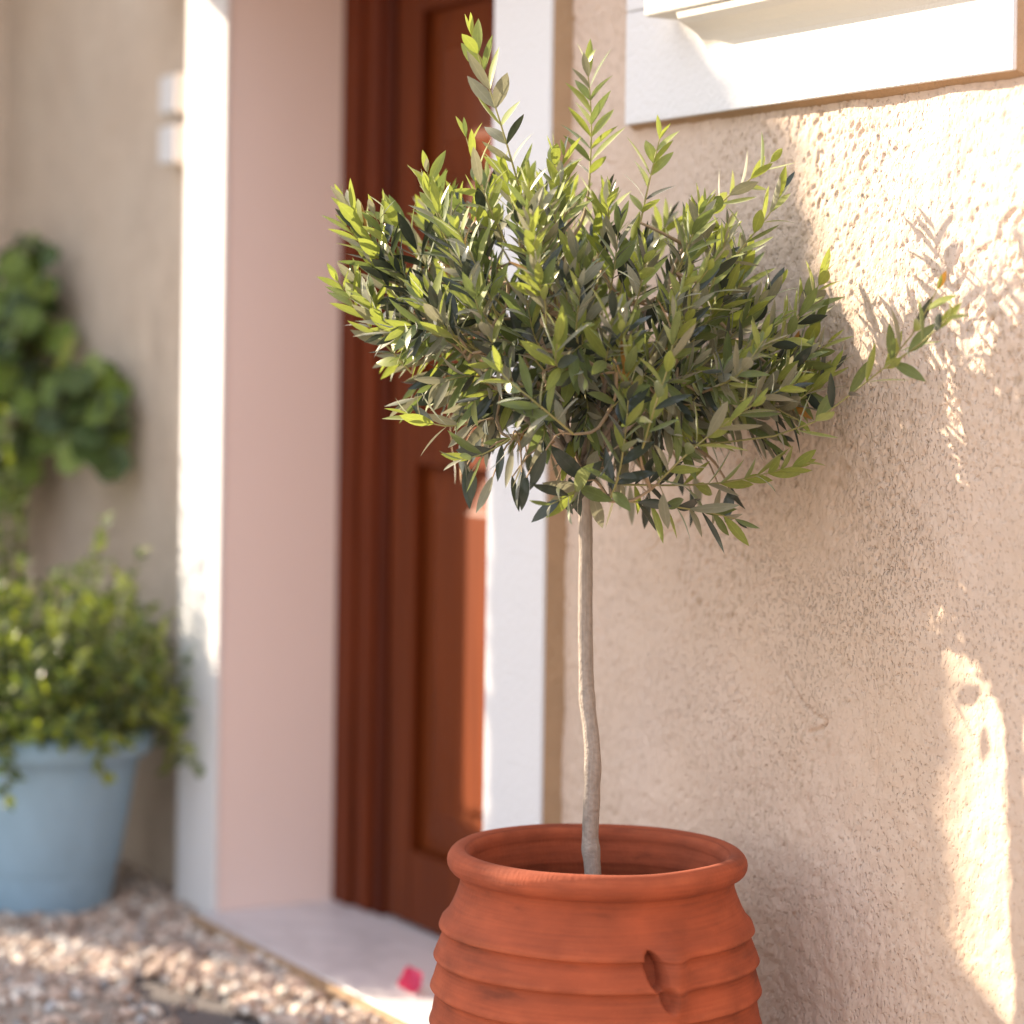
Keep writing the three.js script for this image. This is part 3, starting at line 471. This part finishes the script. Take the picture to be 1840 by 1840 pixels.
// ------------------------------------------------------------------ broad-leaved plant trained up the far wall
{
  const at = V(-3.42, 0.0, 0.07), pl = thing('climbing_plant', 'broad round-leaved dark green plant climbing the shaded far wall', 'plant', at.toArray());
  const g = []; { // lobed round blade with a shallow cup
    const pos = [0, 0, 0], uv = [0.5, 0.5], id = [], n = 20; for (let i = 0; i < n; i++) { const a = i / n * 2 * Math.PI, r = (0.036 + 0.004 * Math.cos(a * 7)) * (Math.abs(a - Math.PI * 1.5) < 0.3 ? 0.45 : 1); pos.push(r * Math.cos(a), 0.034 + r * Math.sin(a), 0.006 + 0.003 * Math.cos(a * 5)); uv.push(0.5 + 0.5 * Math.cos(a), 0.5 + 0.5 * Math.sin(a)); } pos[1] = 0.034;
    for (let i = 1; i <= n; i++) id.push(0, i, i % n + 1); const b = new THREE.BufferGeometry(); b.setAttribute('position', new THREE.Float32BufferAttribute(pos, 3)); b.setAttribute('uv', new THREE.Float32BufferAttribute(uv, 2)); b.setIndex(id); b.computeVertexNormals(); g.push(b);
  }
  const mats = [leafMat(0.21, 0.31, 0.035, 0.4, 0.5), leafMat(0.075, 0.135, 0.025, 0.3, 0.42), leafMat(0.31, 0.41, 0.08, 0.4, 0.55)];
  const stem = std({ color: C(0.12, 0.10, 0.05), roughness: 0.9 });
  const clumps = [[0.0, 1.60, 0.04, 0.055], [0.13, 1.53, 0.04, 0.06], [0.16, 1.46, 0.05, 0.06], [0.02, 1.46, 0.06, 0.09], [-0.12, 1.48, 0.06, 0.1], [0.1, 1.36, 0.06, 0.09], [-0.12, 1.33, 0.07, 0.12], [0.06, 1.24, 0.07, 0.11], [-0.14, 1.18, 0.08, 0.12], [0.1, 1.13, 0.06, 0.08], [0.3, 1.21, 0.04, 0.05], [0.44, 1.25, 0.04, 0.05], [0.54, 1.27, 0.035, 0.05], [0.6, 1.2, 0.035, 0.05], [0.58, 1.12, 0.035, 0.05], [0.5, 1.14, 0.035, 0.04], [-0.1, 1.03, 0.07, 0.08], [-0.06, 0.95, 0.06, 0.05], [-0.3, 1.3, 0.07, 0.13]];
  const main = curve([V(-0.05, 0, 0), V(-0.08, 0.5, 0.01), V(-0.02, 0.95, 0.02), V(0.02, 1.5, 0.04)], 20); add('stem', tube(main, 0.012, 8), stem, pl);
  let count = 0; const more = [[], [], []];
  for (const [x, y, z, r] of clumps) {
    const c = V(x, y, z), root = main.reduce((b, q) => q.distanceTo(c) < b.distanceTo(c) ? q : b, main[0]); add('branch', tube(curve([root, root.clone().lerp(c, 0.6).add(V(0, -0.03, 0)), c], 6), 0.005, 5), stem, pl);
    const n = Math.round(5 + r * 135); for (let i = 0; i < n; i++, count++) {
      const d = V(rr(-1, 1), rr(-1, 1), rr(-0.6, 1)).normalize(), q = c.clone().addScaledVector(d, r * rr(0.2, 1) * rr(0.7, 1.7)); if (q.z < -0.09) q.z = -0.09 + rr(0, 0.05);
      const kd = rnd() < 0.35 ? 0 : rnd() < 0.65 ? 1 : 2, mx = (leafMatrix(q, V(d.x * 0.6, -0.5 + d.y * 0.5, d.z * 0.3), V(rr(0, 1), rr(0.2, 1), rr(0.2, 1)).add(d.multiplyScalar(0.6)), rr(-0.9, 0.9), rr(0.8, 1.5)));
      if (count < 300) add('leaf', g[0], mats[kd], pl).applyMatrix4(mx); else more[kd].push(g[0].clone().applyMatrix4(mx));
    }
  }
  const lots = more.map((m, k) => [m, mats[k]]).filter(([m]) => m.length); if (lots.length) add('foliage', mergeGeometries(lots.map(([m]) => mergeGeometries(m)), true), lots.map(l => l[1]), pl).userData.kind = 'stuff';
}

// ------------------------------------------------------------------ gravel bed
{
  const g = mergeVertices(new THREE.IcosahedronGeometry(1, 1).deleteAttribute('uv').deleteAttribute('normal')), p = g.attributes.position;
  for (let i = 0; i < p.count; i++) { const q = V(p.getX(i), p.getY(i), p.getZ(i)), k = 1 + 0.22 * nz(q.x * 1.4, q.y * 1.4, q.z * 1.4); p.setXYZ(i, q.x * k, q.y * 0.62 * k, q.z * 0.8 * k); } g.computeVertexNormals();
  const spots = [];
  const bare = (x, z) => Math.hypot((x + 1.42) / 0.36, (z - 0.395) / 0.085) + 0.35 * nz(x * 9, z * 9, 1);
  for (let i = 0; i < 28000 && spots.length < 13500; i++) {
    const x = rr(-4.0, 0.9), z = rr(0.0, 0.95), b = bare(x, z);
    if (x > -2.16 && x < -0.6 && z < 0.112) continue;
    if (b < 0.95 && rnd() > 0.03) continue;
    if (z > 0.47 && rnd() < 0.25 + 0.6 * sstep(-1.9, -1.3, x + 0.5 * (z - 0.5) + 0.25 * nz(x * 5, z * 5, 4))) continue;
    if (z > 0.8 && rnd() < 0.6) continue;
    if (Math.hypot(x - BP.x, z - BP.z) < 0.165 || Math.hypot(x, z - 0.34) < 0.18) continue;
    spots.push([x, z]);
  }
  const im = new THREE.InstancedMesh(g, std({ color: C(1, 1, 1), roughness: 0.82 }), spots.length); im.name = 'gravel'; im.castShadow = im.receiveShadow = true;
  const m = new THREE.Matrix4(), e = new THREE.Euler(), q = new THREE.Quaternion();
  spots.forEach(([x, z], i) => {
    const s = 0.0082 + 0.0085 * Math.pow(rnd(), 1.6), lay = rnd(); e.set(rr(-0.5, 0.5), rr(0, 6.28), rr(-0.5, 0.5)); q.setFromEuler(e);
    m.compose(V(x, (z > 0.49 ? 0.012 : 0) + s * 0.45 + (lay > 0.55 && z < 0.49 ? 0.012 : 0), z), q, V(s * rr(0.9, 1.3), s * rr(0.9, 1.2), s)); im.setMatrixAt(i, m);
    const k = rr(0.7, 1.35), t = rnd(); im.setColorAt(i, t < 0.2 ? C(0.62 * k, 0.56 * k, 0.49 * k) : t < 0.75 ? C(0.50 * k, 0.385 * k, 0.31 * k) : t < 0.9 ? C(0.34 * k, 0.255 * k, 0.205 * k) : C(0.36 * k, 0.35 * k, 0.345 * k));
  });
  im.userData = { kind: 'stuff', label: 'cream and brown pebble gravel along the foot of the wall', category: 'gravel' }; scene.add(im);
}

// ------------------------------------------------------------------ fallen petal on the doorstep
{
  const pos = [], uv = [], id = [], n = 8; for (let i = 0; i <= n; i++) for (let j = 0; j <= n; j++) { const u = j / n * 2 - 1, t = i / n, w = (0.023 + 0.004 * Math.sin(t * 9 + u * 2)) * Math.pow(Math.sin(Math.PI * Math.pow(clamp(t * 0.94 + 0.03), 0.75)), 0.8); pos.push(u * w, 0.052 * t + 0.004 * Math.cos(u * 4) * t, 0.010 * u * u + 0.008 * Math.sin(t * 3) + 0.0015 * Math.sin(u * 5 + t * 7)); uv.push(j / n, t); }
  for (let i = 0; i < n; i++) for (let j = 0; j < n; j++) { const a = i * (n + 1) + j; id.push(a, a + 1, a + n + 2, a, a + n + 2, a + n + 1); }
  const g = new THREE.BufferGeometry(); g.setAttribute('position', new THREE.Float32BufferAttribute(pos, 3)); g.setAttribute('uv', new THREE.Float32BufferAttribute(uv, 2)); g.setIndex(id); g.computeVertexNormals();
  const p = add('petal', g, phys({ color: C(0.62, 0.035, 0.13), side: THREE.DoubleSide, roughness: 0.65, transmission: 0.4, thickness: 0 })); p.scale.setScalar(1.08); p.position.set(-1.262, 0.0365, -0.004); p.rotation.set(-0.5, 1.0, 0.25, 'YXZ');
  p.userData = { label: 'magenta fallen petal lying on pale doorstep', category: 'petal' };
}

// ------------------------------------------------------------------ dense evergreens out of frame on the left, shaped to shade the house
{
  const trunkMat = std({ color: C(0.16, 0.11, 0.07), roughness: 0.95 }), coreMat = std({ color: C(0.06, 0.10, 0.03), roughness: 1 }), lm = leafMat(0.06, 0.10, 0.03, 0.3, 0.5), lg = leafGeometry(0.034, 0.018, 0.1, 0.2, 0.85, 3);
  function evergreen(name, label, category, at, spine, lobes) {
    const sh = thing(name, label, category, at);
    add('trunk', tube(curve(spine.map(p => V(...p)), 20), 0.06, 10), trunkMat, sh);
    const core = lobes.map(([x, y, r, z = 0]) => { const s = new THREE.IcosahedronGeometry(r, 4), p = s.attributes.position; for (let i = 0; i < p.count; i++) { const k = 0.975 + 0.07 * nz(p.getX(i) * 9, p.getY(i) * 9 + y, p.getZ(i) * 9); p.setXYZ(i, p.getX(i) * k, p.getY(i) * k * 1.1, p.getZ(i) * k); } s.translate(x, y, z); s.computeVertexNormals(); return s; });
    add('solid_core', merge(core), coreMat, sh);  // solid core added so no sun leaks between the leaves
    const ls = [];
    for (const [x, y, r, z = 0] of lobes) for (let i = 0; i < 320; i++) { const d = V(rr(-1, 1), rr(-1, 1), rr(-1, 1)).normalize(); ls.push(lg.clone().applyMatrix4(leafMatrix(V(x, y, z).add(d.clone().multiply(V(1, 1.1, 1)).multiplyScalar(r * rr(0.92, 0.99))), d.clone().add(V(rr(-1, 1), rr(-0.6, 1), rr(-1, 1))), d, rr(-1, 1), rr(0.7, 1.2)))); }
    add('foliage', mergeGeometries(ls), lm, sh).userData.kind = 'stuff';
  }
  const col = []; for (let y = 0.5; y < 2.85; y += 0.22) col.push([-0.015, y, 0.324]);
  col.push([-0.14, 3.0, 0.308], [-0.26, 3.33, 0.268], [-0.63, 3.76, 0.29], [-0.68, 4.12, 0.32], [-0.7, 4.5, 0.28]);
  evergreen('columnar_tree', 'tall dense columnar evergreen standing by the path, outside the left edge', 'tree', [-3.72, 0, 2.0], [[0, 0, 0], [0.01, 1.2, 0], [0, 2.6, 0], [-0.35, 3.45, 0], [-0.68, 4.4, 0]], col);
  evergreen('shade_bush', 'unseen rounded bush added for shade at the foot of the columnar evergreen, outside the left edge', 'bush', [-3.05, 0, 2.0], [[0, 0, 0], [-0.05, 0.8, 0], [-0.1, 1.6, 0]], [[-0.17, 1.88, 0.28], [0.2, 1.64, 0.3], [-0.1, 1.5, 0.34], [0.3, 1.3, 0.32], [-0.1, 1.1, 0.36], [0.3, 0.9, 0.34], [0, 0.6, 0.4], [0.5, 1.05, 0.3]]);  // unseen bush added to keep the sun off the terracotta pot
  evergreen('shade_bush', 'unseen rounded bush added to darken the far wall, beyond the wing, outside the left edge', 'bush', [-5.3, 0, 1.75], [[0, 0, 0], [0.02, 0.8, 0], [0, 1.5, 0]], [[0, 1.6, 0.4], [0.1, 1.2, 0.45], [-0.1, 0.8, 0.48], [0.1, 0.5, 0.42], [-0.4, 1.2, 0.42], [-0.5, 0.7, 0.44]]);  // unseen bush added to darken the foot of the far wall
}

renderer.render(scene, camera);
